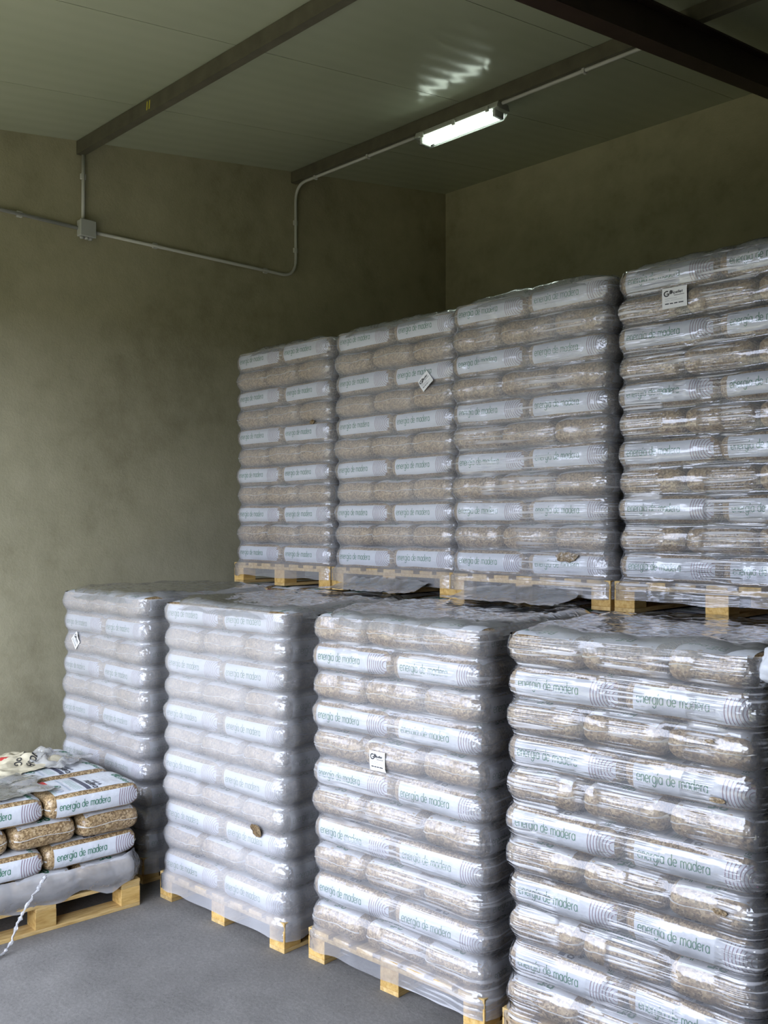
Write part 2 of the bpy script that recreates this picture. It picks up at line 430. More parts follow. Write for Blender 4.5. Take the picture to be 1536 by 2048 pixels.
# fluorescent fitting
LX0, LX1, LY = -4.42, -3.71, 4.735
lt = bpy.data.objects.new('fluorescent_light', None); COL.objects.link(lt); LZ = ceil_z(4.68) - PURL_D - 0.002
lt.location = ((LX0 + LX1) / 2, LY, LZ)
lt['label'] = 'lit twin-tube fluorescent fitting in a clear cover below the purlin'; lt['category'] = 'light'
hl = (LX1 - LX0) / 2
prof = [(-0.062, -0.030), (-0.050, -0.002), (0.050, -0.002), (0.062, -0.030), (0.062, -0.040), (-0.062, -0.040)]
ob('housing', prism('housing', prof, -hl, hl, M['fixture']), lt)
covm = mat_film('clear_polycarbonate', 0.10, 0.0, 0.10, 0.4, (0.8, 0.85, 0.8), freq=5)
sec = [(-0.060, -0.041), (-0.058, -0.070), (-0.042, -0.092), (0.042, -0.092), (0.058, -0.070), (0.060, -0.041)]
v = []; f = []
for x, k in ((-hl, 0.80), (-hl + 0.03, 1.0), (hl - 0.03, 1.0), (hl, 0.80)):
    for a, b in sec: v.append((x, a * k, -0.041 + (b + 0.041) * (k if k == 1 else 0.45)))
for i in range(3):
    for k in range(5): f.append((i * 6 + k, i * 6 + k + 1, (i + 1) * 6 + k + 1, (i + 1) * 6 + k))
f += [(0, 1, 2, 3, 4, 5), (23, 22, 21, 20, 19, 18)]
ob('cover', mesh_from('cover', v, f, covm), lt)
for dy in (-0.026, 0.026):
    tb = ob('tube', tube_mesh('tube', [(-hl + 0.055, dy, -0.062), (hl - 0.055, dy, -0.062)], 0.014, M['tube'], 12), lt)
    tb['label'] = 'glowing white tube'
hold = box_mesh('tube_holder', (-0.012, 0.012, -0.045, 0.045, -0.085, -0.041), M['fixture'], 0.004)
for sx in (-1, 1): ob('tube_holder', hold, lt, (sx * (hl - 0.042), 0, 0))
cm = box_mesh('cover_clip', (-0.012, 0.012, -0.006, 0.006, -0.056, -0.022), M['fixture'], 0.002)
for xk in (-0.28, 0.0, 0.28):
    ob('cover_clip', cm, lt, (xk, -0.069, 0)); ob('cover_clip', cm, lt, (xk, 0.069, 0))

# ------------------------------------------------------------------ stroke lettering
def arc(cx, cy, r, a0, a1, n=14, ry=None):
    ry = ry or r
    return [(cx + r * math.cos(math.radians(a0 + (a1 - a0) * i / n)), cy + ry * math.sin(math.radians(a0 + (a1 - a0) * i / n))) for i in range(n + 1)]
GL = {
 'e': (1.0, [[(0.03, 0.5), (0.97, 0.5)] , arc(0.5, 0.5, 0.5, 0, 318, 18)]),
 'n': (0.85, [[(0, 0), (0, 1)], [(0, 0.55)] + arc(0.425, 0.575, 0.425, 180, 0, 10) + [(0.85, 0)]]),
 'r': (0.45, [[(0, 0), (0, 1)], [(0, 0.5)] + arc(0.42, 0.55, 0.42, 175, 80, 7)]),
 'g': (1.0, [arc(0.5, 0.5, 0.5, 0, 360, 20), [(1, 1), (1, 0.0)] + arc(0.5, -0.02, 0.5, 0, -150, 10)]),
 '\u00ed': (0.12, [[(0.06, 0), (0.06, 1)], [(0.05, 1.2), (0.28, 1.52)]]),
 'i': (0.12, [[(0.06, 0), (0.06, 1)], [(0.06, 1.25), (0.06, 1.45)]]),
 'a': (1.0, [arc(0.5, 0.5, 0.5, 0, 360, 20), [(1, 0), (1, 1)]]),
 'd': (1.0, [arc(0.5, 0.5, 0.5, 0, 360, 20), [(1, 0), (1, 1.6)]]),
 'p': (1.0, [arc(0.5, 0.5, 0.5, 0, 360, 20), [(0, 1), (0, -0.6)]]),
 'm': (1.5, [[(0, 0), (0, 1)], [(0, 0.6)] + arc(0.375, 0.625, 0.375, 180, 0, 9) + [(0.75, 0)], [(0.75, 0.6)] + arc(1.125, 0.625, 0.375, 180, 0, 9) + [(1.5, 0)]]),
 'l': (0.1, [[(0.05, 0), (0.05, 1.6)]]),
 't': (0.5, [[(0.22, 0), (0.22, 1.4)], [(0, 1), (0.5, 1)]]),
 'B': (0.9, [[(0, 0), (0, 1.5)], [(0, 1.5), (0.4, 1.5)] + arc(0.45, 1.13, 0.37, 90, -90, 8) + [(0, 0.76)], [(0, 0.76), (0.45, 0.76)] + arc(0.48, 0.38, 0.4, 90, -90, 8) + [(0, -0.02)]]),
 'E': (0.8, [[(0.8, 1.5), (0, 1.5), (0, 0), (0.8, 0)], [(0, 0.76), (0.7, 0.76)]]),
 'G': (1.4, [arc(0.7, 0.72, 0.72, 55, 330, 18), [(0.75, 0.62), (1.36, 0.62), (1.36, 0.3)]]),
 'T': (0.9, [[(0, 1.5), (0.9, 1.5)], [(0.45, 1.5), (0.45, 0)]]),
 'o': (1.0, [arc(0.5, 0.5, 0.5, 0, 360, 18)]),
 'u': (0.85, [[(0, 1), (0, 0.42)] + arc(0.425, 0.42, 0.425, 180, 360, 9) + [(0.85, 1)]]),
 's': (0.7, [arc(0.35, 0.74, 0.27, 40, 270, 9) + arc(0.35, 0.24, 0.27, 90, -140, 9)]),
 ' ': (0.45, []),
}
def strokes(text, gap=0.34):
    """list of polylines in x-height units and the total advance"""
    x = 0; out = []
    for ch in text:
        w, ls = GL[ch]
        for l in ls: out.append([(x + a, b) for a, b in l])
        x += w + gap
    return out, x - gap
def ribbon(poly, th):
    """flat strip along a 2-D polyline -> (pts, quads)"""
    n = len(poly); pts = []; q = []
    for i, (x, y) in enumerate(poly):
        a = poly[max(i - 1, 0)]; b = poly[min(i + 1, n - 1)]
        dx, dy = b[0] - a[0], b[1] - a[1]; L = math.hypot(dx, dy) or 1
        nx, ny = -dy / L * th / 2, dx / L * th / 2
        pts += [(x + nx, y + ny), (x - nx, y - ny)]
    for i in range(n - 1): q.append((2 * i, 2 * i + 1, 2 * i + 3, 2 * i + 2))
    return pts, q
def resample(poly, step):
    out = [poly[0]]
    for a, b in zip(poly, poly[1:]):
        L = math.hypot(b[0] - a[0], b[1] - a[1]); k = max(1, int(math.ceil(L / step)))
        for i in range(1, k + 1): out.append((a[0] + (b[0] - a[0]) * i / k, a[1] + (b[1] - a[1]) * i / k))
    return out

class Sheet:
    """flat print collected on a surface: MAP(u, v, lift) -> 3-D point"""
    def __init__(s, mp): s.mp = mp; s.v = []; s.f = []; s.mi = []; s.mats = []
    def slot(s, m):
        if m not in s.mats: s.mats.append(m)
        return s.mats.index(m)
    def add(s, pts, quads, m, lift):
        b = len(s.v); s.v += [s.mp(p[0], p[1], lift) for p in pts]
        s.f += [tuple(b + i for i in q) for q in quads]; s.mi += [s.slot(m)] * len(quads)
    def rect(s, u0, u1, v0, v1, m, lift, nu=10, nv=4):
        pts = [(u0 + (u1 - u0) * i / nu, v0 + (v1 - v0) * j / nv) for j in range(nv + 1) for i in range(nu + 1)]
        s.add(pts, [(j * (nu + 1) + i, j * (nu + 1) + i + 1, (j + 1) * (nu + 1) + i + 1, (j + 1) * (nu + 1) + i) for j in range(nv) for i in range(nu)], m, lift)
    def text(s, txt, u, v, size, th, m, lift, rot=0, gap=0.34, width=None):
        ls, adv = strokes(txt, gap)
        k = size; ku = size if width is None else width / adv
        c, sn = math.cos(rot), math.sin(rot)
        for l in ls:
            l = [(a * ku, b * k) for a, b in l]
            l = resample(l, 0.012)
            pts, q = ribbon(l, th)
            s.add([(u + a * c - b * sn, v + a * sn + b * c) for a, b in pts], q, m, lift)
        return adv * ku
    def disc(s, u, v, r, m, lift, n=14, inner=0.0):
        pts = []; q = []
        for i in range(n):
            a = 2 * math.pi * i / n
            pts += [(u + r * math.cos(a), v + r * math.sin(a)), (u + r * inner * math.cos(a), v + r * inner * math.sin(a))]
        for i in range(n): q.append((2 * i, 2 * ((i + 1) % n), 2 * ((i + 1) % n) + 1, 2 * i + 1))
        s.add(pts, q, m, lift)
    def build(s, name): return mesh_from(name, s.v, s.f, s.mats, s.mi, smooth=True)

# ------------------------------------------------------------------ one pellet bag (long axis = local X, print top at +X)
BA, BB, BC = 0.2340, 0.1557, 0.0621        # half length, width, thickness
PP = 9.0
VQ = 2.9                                   # vertical roundness of the flanks
class Bag:
    def __init__(s, seed, puff=1.0):
        s.seed = seed; s.o = Vector((seed * 3.7, seed * 1.3, seed * 7.1)); s.puff = puff
    def disp(s, p):
        e = abs(p.x / BA)
        return noise.noise(p * 9 + s.o) * 0.005 + noise.noise(p * 26 + s.o * 2) * (0.0012 + 0.003 * e ** 4)
    def cth(s, x): return BC * (1 - 0.10 * abs(x / BA) ** 6)
    def q(s, x, y):
        wx = abs(x / BA) ** PP; wy = abs(y / BB) ** PP
        return 6.5 + 3.5 * wx / (wx + wy + 1e-9)
    def cap(s, x, y, sg, lift=0.0):
        r = min(1.0, (abs(x / BA) ** PP + abs(y / BB) ** PP) ** (1 / PP))
        z = sg * s.cth(x) * max(0.0, 1 - r ** s.q(x, y)) ** (1 / VQ)
        p = Vector((x, y, z))
        n = s.nrm(p)
        return p + n * (s.disp(p) + lift)
    def nrm(s, p):
        r = max(1e-4, (abs(p.x / BA) ** PP + abs(p.y / BB) ** PP) ** (1 / PP))
        c = s.cth(p.x); q = s.q(p.x, p.y)
        g = r ** (q - PP) * q
        n = Vector((g * abs(p.x / BA) ** (PP - 1) / BA * (1 if p.x > 0 else -1), g * abs(p.y / BB) ** (PP - 1) / BB * (1 if p.y > 0 else -1), VQ * abs(p.z / c) ** (VQ - 1) / c * (1 if p.z > 0 else -1)))
        return n.normalized() if n.length > 1e-6 else Vector((0, 0, 1))
    def side(s, u, v, sg, lift):
        """u along the strip (reading direction), v up; sg=-1 for the -Y side"""
        x = u if sg < 0 else -u
        c = s.cth(x)
        r = (max(0.0, 1 - abs(v / c) ** VQ)) ** (1 / 6.5)
        yy = BB * max(1e-6, r ** PP - abs(x / BA) ** PP) ** (1 / PP)
        p = Vector((x, sg * yy, v))
        return p + s.nrm(p) * (s.disp(p) + lift)
    def body(s):
        nu, nv = 22, 16
        us = [math.sin(math.pi / 2 * (-1 + 2 * i / nu)) for i in range(nu + 1)]
        ws = [math.sin(math.pi / 2 * (-1 + 2 * j / nv)) for j in range(nv + 1)]
        V = []; idx = {}
        for sg in (1, -1):
            for j, b in enumerate(ws):
                for i, a in enumerate(us):
                    rim = i in (0, nu) or j in (0, nv)
                    if rim and sg < 0: idx[(sg, i, j)] = idx[(1, i, j)]; continue
                    mx = max(abs(a), abs(b)); d = (abs(a) ** PP + abs(b) ** PP) ** (1 / PP)
                    k = mx / d if d > 0 else 1
                    idx[(sg, i, j)] = len(V); V.append(s.cap(a * k * BA, b * k * BB, sg))
        F = []
        for sg in (1, -1):
            for j in range(nv):
                for i in range(nu):
                    q = [idx[(sg, i, j)], idx[(sg, i + 1, j)], idx[(sg, i + 1, j + 1)], idx[(sg, i, j + 1)]]
                    F.append(tuple(q if sg > 0 else q[::-1]))
        return mesh_from('pellet_bag', V, F, M['pellets'], smooth=True)
    def strip(s, sg):
        sh = Sheet(lambda u, v, l: s.side(u, v, sg, l))
        u0, u1 = -0.80 * BA, 0.925 * BA
        z0, z1 = -0.70 * BC, 0.68 * BC
        sh.rect(u0, u1, z0, z1, M['white'], 0.0012, 26, 8)
        tx = Sheet(sh.mp); rg = Sheet(sh.mp)
        tx.text('energ\u00eda de madera', u0 + 0.014, -0.011, 0.0225, 0.0030, M['green'], 0.0022, width=0.245)
        cx = 0.92 * BA
        for k in range(8):
            r = 0.016 + 0.0125 * k
            am = 90 if r < abs(z0) * 0.92 else math.degrees(math.asin(abs(z0) * 0.92 / r))
            poly = [(cx - r * 0.92 * math.cos(math.radians(q)), r * math.sin(math.radians(q)) * 0.98) for q in [(-am + 2 * am * i / 14) for i in range(15)]]
            poly = [(a, max(z0 * 0.95, min(z1 * 0.95, b))) for a, b in poly]
            pts, q = ribbon(poly, 0.0026)
            rg.add(pts, q, M['mauve'], 0.0022)
        return sh.build('side_strip'), tx.build('lettering'), rg.build('ring_print')
    def poster(s):
        # (u, v): u reads along local -Y, v is up = local +X
        sh = Sheet(lambda u, v, l: s.cap(v, -u, 1, l))
        hw = 0.80 * BB
        sh.rect(-hw, hw, -0.80 * BA, 0.93 * BA, M['white'], 0.0012, 12, 22)
        L = 0.0022
        w = sh.text('BiE', -0.03, 0.162, 0.024, 0.0075, M['green'], L, gap=0.30)
        sh.text('pellet', -0.03 + w + 0.012, 0.164, 0.016, 0.0040, M['green'], L, gap=0.30)
        sh.text('energ\u00eda de', 0.005, 0.040, 0.0125, 0.0026, M['navy'], L, width=0.095)
        sh.text('madera', -0.010, 0.006, 0.021, 0.0062, M['black'], L, width=0.128)
        sh.rect(-hw * 0.95, hw * 0.97, -0.030, -0.006, M['navy'], L, 10, 2)
        for k in range(4): sh.rect(-hw * 0.5, hw * 0.85, -0.050 - 0.010 * k, -0.045 - 0.010 * k, M['palegreen'], L, 6, 1)
        sh.rect(-hw * 0.8, hw * 0.8, -0.108, -0.098, M['paleblue'], L, 6, 1)
        sh.disc(hw * 0.15, -0.140, 0.021, M['green'], L, inner=0.82); sh.disc(hw * 0.10, -0.137, 0.009, M['green'], L)
        sh.disc(hw * 0.68, -0.150, 0.019, M['paleblue'], L, inner=0.8); sh.disc(hw * 0.70, -0.150, 0.009, M['paleblue'], L)
        for k in range(3): sh.rect(hw * 0.30, hw * 0.9, -0.176 - 0.006 * k, -0.173 - 0.006 * k, M['palegreen'], L, 4, 1)
        sh.rect(-hw * 0.98, -hw * 0.35, -0.186, -0.158, M['red'], L, 4, 2)
        return sh.build('top_print')
    def seam(s, sg):
        """welded film lip lying across the short end"""
        v = []; f = []; n = 26
        for i in range(n + 1):
            y = (-0.985 + 1.97 * i / n) * BB
            xx = BA * max(0.0, 1 - abs(y / BB) ** PP) ** (1 / PP)
            hw = 0.0016 + 0.006 * abs(y / BB) ** 10
            dz = 0.004 * math.sin(y * 30 + s.seed) + noise.noise(Vector((y * 40, s.seed, sg))) * 0.004
            p = Vector((sg * xx, y, 0)); d = s.disp(p)
            for zz, e in ((-hw, 0.0005), (0.0, 0.0050), (hw, 0.0005)): v.append((sg * (xx + d + e), y, dz + zz))
        for i in range(n):
            for k in range(2): f.append((3 * i + k, 3 * i + 3 + k, 3 * i + 4 + k, 3 * i + 1 + k))
        return mesh_from('end_weld', v, f, M['weld'], smooth=True)

NV = 4
BAGS = []
for sd in range(NV):
    b = Bag(sd + 1)
    BAGS.append(dict(body=b.body(), n=b.strip(-1), p=b.strip(1), top=b.poster(), s0=b.seam(-1), s1=b.seam(1)))
BAG_CO = []
for d in BAGS:
    co = np.empty(len(d['body'].vertices) * 3, np.float32); d['body'].vertices.foreach_get('co', co)
    BAG_CO.append((co.reshape(-1, 3), [tuple(p.vertices) for p in d['body'].polygons]))

def make_bag(mat, label, group, parts, rng):
    k = rng.randrange(NV); d = BAGS[k]
    o = ob('pellet_bag', d['body'], label=label, cat='bag', group=group)
    o.matrix_world = mat
    for p in parts:
        nm = {'n': 'side_strip', 'p': 'side_strip', 'top': 'top_print', 's0': 'end_weld', 's1': 'end_weld'}[p]
        if nm == 'side_strip':
            st_ = ob(nm, d[p][0], o); ob('lettering', d[p][1], st_); ob('ring_print', d[p][2], st_)
        else:
            ob(nm, d[p], o)
    return o, k

# ------------------------------------------------------------------ pallets
PW, PH = 0.95, 0.134
PB = 0.018
wood = M['wood']; wb = M['wood_block']
DECK = box_mesh('deck_board', (-0.046, 0.046, -PW / 2, PW / 2, 0, PB), wood, 0.0015)
DECK_W = box_mesh('deck_board', (-0.062, 0.062, -PW / 2, PW / 2, 0, PB), wood, 0.0015)
STR = box_mesh('stringer', (-PW / 2, PW / 2, -0.048, 0.048, 0, PB), wood, 0.0015)
BLK = box_mesh('block', (-0.05, 0.05, -0.05, 0.05, 0, 0.080), wb, 0.002)
SKD = box_mesh('skid_board', (-0.05, 0.05, -PW / 2, PW / 2, 0, PB), wood, 0.0015)
def pallet(cx, cy, z, rz, label, group):
    o = bpy.data.objects.new('pallet', None); COL.objects.link(o); o.location = (cx, cy, z); o.rotation_euler = (0, 0, rz)
    o['label'] = label; o['category'] = 'pallet'; o['group'] = group
    e = PW / 2 - 0.05
    for i in range(3):
        ob('skid_board', SKD, o, ((-e, 0, e)[i], 0, 0))
        ob('stringer', STR, o, (0, (-e, 0, e)[i], PB + 0.080))
        for j in range(3): ob('block', BLK, o, ((-e, 0, e)[i], (-e, 0, e)[j], PB))
    for i in range(7):
        x = -(PW / 2 - 0.062) + (PW - 0.124) * i / 6
        ob('deck_board', DECK_W if i in (0, 6) else DECK, o, (x, 0, PB * 2 + 0.080))
    return o

# ------------------------------------------------------------------ wrapped stacks
LP = 0.125; NL = 11; SW = 0.945; SH = SW / 2
ORD = ['top', 'second', 'third', 'fourth', 'fifth', 'sixth', 'seventh', 'eighth', 'ninth', 'tenth', 'bottom']
def smooth1(a, k, axis, wrap):
    if k < 1: return a
    out = np.zeros_like(a); n = 0
    for d in range(-k, k + 1):
        w = k + 1 - abs(d); n += w
        if wrap: out += w * np.roll(a, d, axis)
        else:
            idx = np.clip(np.arange(a.shape[axis]) + d, 0, a.shape[axis] - 1); out += w * np.take(a, idx, axis)
    return out / n
def maxf(a, k, axis, wrap):
    out = a.copy()
    for d in range(-k, k + 1):
        if wrap: out = np.maximum(out, np.roll(a, d, axis))
        else: out = np.maximum(out, np.take(a, np.clip(np.arange(a.shape[axis]) + d, 0, a.shape[axis] - 1), axis))
    return out

def bag_layout(layer_label, full):
    """positions in one layer: (x, y, rotation, position word, faces front, parts)"""
    out = []
    if layer_label:     # two long sides to the front
        for i in range(2):
            for j in range(3 if full else 1):
                out.append((-SH / 1 + SW * (i + 0.5) / 2, -SH + SW * (j + 0.5) / 3, 0.0, ('left', 'right')[i], j, ['n', 'top'] + (['s1'] if i == 1 else ['s0', 's1'])))
    else:               # three ends to the front, print upside down to the viewer
        for i in range(3):
            for j in range(2 if full else 1):
                out.append((-SH + SW * (i + 0.5) / 3, -SH + SW * (j + 0.5) / 2, -math.pi / 2, ('left', 'middle', 'right')[i], j, ['top', 's1'] + (['p'] if i == 2 else [])))
    return out

def film_sides(name, bvh, base, h, mat, parent, bottom, seed, ds=0.0165, dz=0.0092):
    R = 0.09
    pts = []; nrm = []
    L = SW - 2 * R
    def seg(p, q, n):
        k = int(math.dist(p, q) / ds)
        for i in range(k): pts.append((p[0] + (q[0] - p[0]) * i / k, p[1] + (q[1] - p[1]) * i / k)); nrm.append(n)
    def cor(cx, cy, a0):
        k = 9
        for i in range(k):
            a = math.radians(a0 + 90 * i / k); pts.append((cx + R * math.cos(a), cy + R * math.sin(a))); nrm.append((math.cos(a), math.sin(a)))
    e = SH - R
    seg((-e, -SH), (e, -SH), (0, -1)); cor(e, -e, -90)
    seg((SH, -e), (SH, e), (1, 0)); cor(e, e, 0)
    seg((e, SH), (-e, SH), (0, 1)); cor(-e, e, 90)
    seg((-SH, e), (-SH, -e), (-1, 0)); cor(-e, -e, 180)
    ns = len(pts); zs = np.arange(bottom, h - 0.006, dz); nz = len(zs)
    D = np.full((ns, nz), -0.075)
    for i in range(ns):
        o2 = Vector((pts[i][0] + nrm[i][0] * 0.2, pts[i][1] + nrm[i][1] * 0.2, 0)); d2 = Vector((-nrm[i][0], -nrm[i][1], 0))
        for j in range(nz):
            o2.z = zs[j]
            hit = bvh.ray_cast(o2, d2, 0.29)
            if hit[3] is not None: D[i, j] = 0.2 - hit[3]
    raw = D.copy()
    D = maxf(D, 4, 0, True); D = smooth1(D, 7, 0, True)
    D = maxf(D, 1, 1, False); D = smooth1(D, 2, 1, False)
    D = np.maximum(D, raw + 0.0045)
    D = smooth1(D, 1, 1, False); D = np.maximum(D, raw + 0.003)
    V = []; F = []
    for i in range(ns):
        for j in range(nz):
            d = D[i, j] + 0.002 * noise.noise(Vector((pts[i][0] * 14, pts[i][1] * 14 + seed, zs[j] * 30))) + 0.001
            if j == 0: zz = zs[j] + 0.012 * noise.noise(Vector((i * 0.11, seed, 0.3)))
            else: zz = zs[j]
            V.append((pts[i][0] + nrm[i][0] * d, pts[i][1] + nrm[i][1] * d, zz))
    for i in range(ns):
        a = i * nz; b = ((i + 1) % ns) * nz
        for j in range(nz - 1): F.append((a + j, b + j, b + j + 1, a + j + 1))
    o = ob(name, mesh_from(name, V, F, mat, smooth=True), parent)
    return o, pts, nrm, D, zs

def film_top(bvh, h, parent, seed, ruffle=0.022, n=56):
    """thin cover sheet over the top layer, edges ruffled"""
    Z = np.zeros((n + 1, n + 1)); ext = SH + 0.012
    for i in range(n + 1):
        for j in range(n + 1):
            x = -ext + 2 * ext * i / n; y = -ext + 2 * ext * j / n
            hit = bvh.ray_cast(Vector((x, y, h + 0.3)), Vector((0, 0, -1)), 0.36)
            Z[i, j] = h + 0.3 - hit[3] if hit[3] is not None else h - 0.045
    raw = Z.copy()
    Z = maxf(maxf(Z, 3, 0, False), 3, 1, False); Z = smooth1(smooth1(Z, 3, 0, False), 3, 1, False)
    Z = np.maximum(Z, raw + 0.004)
    V = []; F = []
    for i in range(n + 1):
        for j in range(n + 1):
            x = -ext + 2 * ext * i / n; y = -ext + 2 * ext * j / n
            r = (abs(x / ext) ** 6 + abs(y / ext) ** 6) ** (1 / 6); k = max(abs(x), abs(y)) / ext
            s_ = (k / r) if r > 0 else 1.0
            e = max(0.0, (k - 0.80) / 0.20)
            z = Z[i, j] + 0.003
            q = Vector((x * 5, y * 5, seed * 3.1))
            z += abs(noise.noise(q)) * 0.016 + abs(noise.noise(q * 2.6 + Vector((4, 1, 2)))) * 0.010
            z += ruffle * max(0.0, math.sin(min(1.0, e) * math.pi * 0.8)) * (0.35 + 0.9 * abs(noise.noise(Vector((x * 3.3, y * 3.3, seed * 1.7)))))
            z -= 0.055 * max(0.0, (k - 0.86) / 0.14) ** 2
            V.append((x * s_, y * s_, z))
    for i in range(n):
        for j in range(n): F.append((i * (n + 1) + j, (i + 1) * (n + 1) + j, (i + 1) * (n + 1) + j + 1, i * (n + 1) + j + 1))
    return ob('top_sheet', mesh_from('top_sheet', V, F, M['film_top'], smooth=True), parent)

STACKS = {}
def stack(key, cx, cy, zb, rz, top_label, place, tier, film, seed, full_top, layers=None):
    rng = random.Random(seed)
    base = Matrix.Translation((cx, cy, zb)) @ Matrix.Rotation(rz, 4, 'Z')
    pallet(cx, cy, zb, rz, 'yellow pine pallet under the ' + place, 'pine pallets under the wrapped stacks')
    BV = []; BF = []
    def addbvh(co, faces, m):
        b = len(BV); a = np.array(m)
        BV.extend(map(tuple, (co @ a[:3, :3].T + a[:3, 3]))); BF.extend(tuple(b + i for i in q) for q in faces)
    v, f = box_data(-PW / 2, PW / 2, -PW / 2, PW / 2, PB + 0.01, PH)
    BV.extend(v); BF.extend(f)
    tilt_l = [rng.uniform(-0.006, 0.006) for _ in range(NL)]
    for l in range(NL):
        fromtop = NL - 1 - l
        lab = (fromtop % 2 == 0) == top_label
        for (x, y, r, word, row, parts) in bag_layout(lab, full_top and fromtop == 0):
            x += rng.uniform(-0.004, 0.004); y += rng.uniform(-0.007, 0.003) + tilt_l[l]
            m = Matrix.Translation((x, y, PH + LP * (l + 0.5))) @ Matrix.Rotation(r + rng.uniform(-0.014, 0.014), 4, 'Z') @ Matrix.Rotation(rng.uniform(-0.010, 0.010), 4, 'Y') @ Matrix.Rotation(rng.uniform(-0.02, 0.02), 4, 'X')
            kind = 'white-banded' if lab else 'end-on brown'
            deep = '' if row == 0 else (' back' if (row == (2 if lab else 1)) else ' mid-row')
            lb = '%s%s %s bag, %s layer of the %s' % (word, deep, kind, ORD[fromtop], place)
            o, k = make_bag(base @ m, lb, 'pellet bags of the ' + place, parts, rng)
            addbvh(BAG_CO[k][0], BAG_CO[k][1], m)
    h = PH + LP * NL
    bvh = BVHTree.FromPolygons(BV, BF)
    fl = bpy.data.objects.new('stretch_film', None); COL.objects.link(fl); fl.location = (cx, cy, zb); fl.rotation_euler = (0, 0, rz)
    fl['label'] = 'clear stretch film wrapped round the ' + place; fl['category'] = 'film'; fl['group'] = 'stretch film round the stacks'
    side, pts, nrm, D, zs = film_sides('side_wrap', bvh, base, h, film, fl, 0.052, seed)
    if film is M['film_milky']:      # a second turn of film just inside the outer one
        inner = ob('under_wrap', side.data, fl); inner.scale = (0.9985, 0.9985, 1.0)
    if not full_top:
        v, f = box_data(-SH + 0.03, SH - 0.03, -SH + 0.03, SH - 0.03, h - 0.03, h - 0.004)
        b = len(BV); BV.extend(v); BF.extend(tuple(b + i for i in q) for q in f)
        bvh = BVHTree.FromPolygons(BV, BF)
    film_top(bvh, h, fl, seed)
    STACKS[key] = dict(base=base, D=D, zs=zs, film=fl, pts=pts)
    return fl

def front_y(key, x, z):
    """local y of the film on the front side of a stack at local x, z"""
    s = STACKS[key]
    i = min(range(len(s['pts'])), key=lambda q: abs(s['pts'][q][0] - x) + (10 if s['pts'][q][1] > -SH + 0.01 else 0))
    j = int(np.clip((z - s['zs'][0]) / (s['zs'][1] - s['zs'][0]), 0, len(s['zs']) - 1))
    return -SH - s['D'][i, max(0, j - 3):j + 4].max() - 0.004

DEG = math.radians
Z2 = PH + LP * NL + 0.003
def spot(fx_, fy_, rz):      # stack centre from the middle of its front edge
    return fx_ - math.sin(rz) * SH, fy_ + math.cos(rz) * SH
def place_stack(key, fx_, fy_, rz, z, top_label, place, tier, film, seed, full):
    x, y = spot(fx_, fy_, DEG(rz))
    stack(key, x, y, z, DEG(rz), top_label, place, tier, film, seed, full)
place_stack('low1', -4.945, 2.645, 0.0, 0, False, 'front floor stack beside the wall', 0, M['film_milky'], 11, True)
place_stack('low2', -3.785, 2.642, 2.6, 0, True, 'second front floor stack from the wall', 0, M['film_milky'], 12, True)
place_stack('low3', -2.735, 2.742, 3.0, 0, False, 'third front floor stack from the wall', 0, M['film_mid'], 13, True)
place_stack('low4', -1.708, 2.796, 2.8, 0, False, 'front floor stack farthest from the wall', 0, M['film_streaky'], 14, True)
UP = [(-4.690, 3.73), (-3.722, 3.73), (-2.770, 3.69), (-1.800, 3.69)]
place_stack('up1', *UP[0], 0.0, Z2, True, 'upper stack beside the wall', 1, M['film_soft'], 21, False)
place_stack('up2', *UP[1], 0.0, Z2, True, 'second upper stack from the wall', 1, M['film_soft'], 22, False)
place_stack('up3', *UP[2], 0.0, Z2, True, 'third upper stack from the wall', 1, M['film_mid'], 23, False)
place_stack('up4', *UP[3], 0.0, Z2, True, 'upper stack farthest from the wall', 1, M['film_streaky'], 24, False)

# rear bags of the two end stacks, behind the ones in view
def rear_bags(key, top_label, place):
    V = []; F = []; MI = []; mats = [M['pellets'], M['white'], M['green'], M['mauve']]
    def add(me, m, remap):
        co = np.empty(len(me.vertices) * 3, np.float32); me.vertices.foreach_get('co', co)
        a = np.array(m); b = len(V)
        V.extend(map(tuple, co.reshape(-1, 3) @ a[:3, :3].T + a[:3, 3]))
        F.extend(tuple(b + i for i in p.vertices) for p in me.polygons); MI.extend([remap] * len(me.polygons))
    for l in range(NL):
        fromtop = NL - 1 - l
        if fromtop == 0 and key.startswith('low'): continue
        lab = (fromtop % 2 == 0) == top_label
        for (x, y, r, word, row, parts) in bag_layout(lab, True):
            if row == 0 or word != 'right': continue
            m = Matrix.Translation((x, y, PH + LP * (l + 0.5))) @ Matrix.Rotation(r, 4, 'Z')
            d = BAGS[(l + row) % NV]
            add(d['body'], m, 0)
            if not lab:
                for k in range(3): add(d['p'][k], m, 1 + k)
    o = ob('pellet_bags', mesh_from('pellet_bags', V, F, mats, MI, smooth=True), kind='stuff', label='rear pellet bags inside the ' + place, cat='bags')
    o.matrix_world = STACKS[key]['base']
rear_bags('low4', False, 'front floor stack farthest from the wall')
rear_bags('up4', True, 'upper stack farthest from the wall')

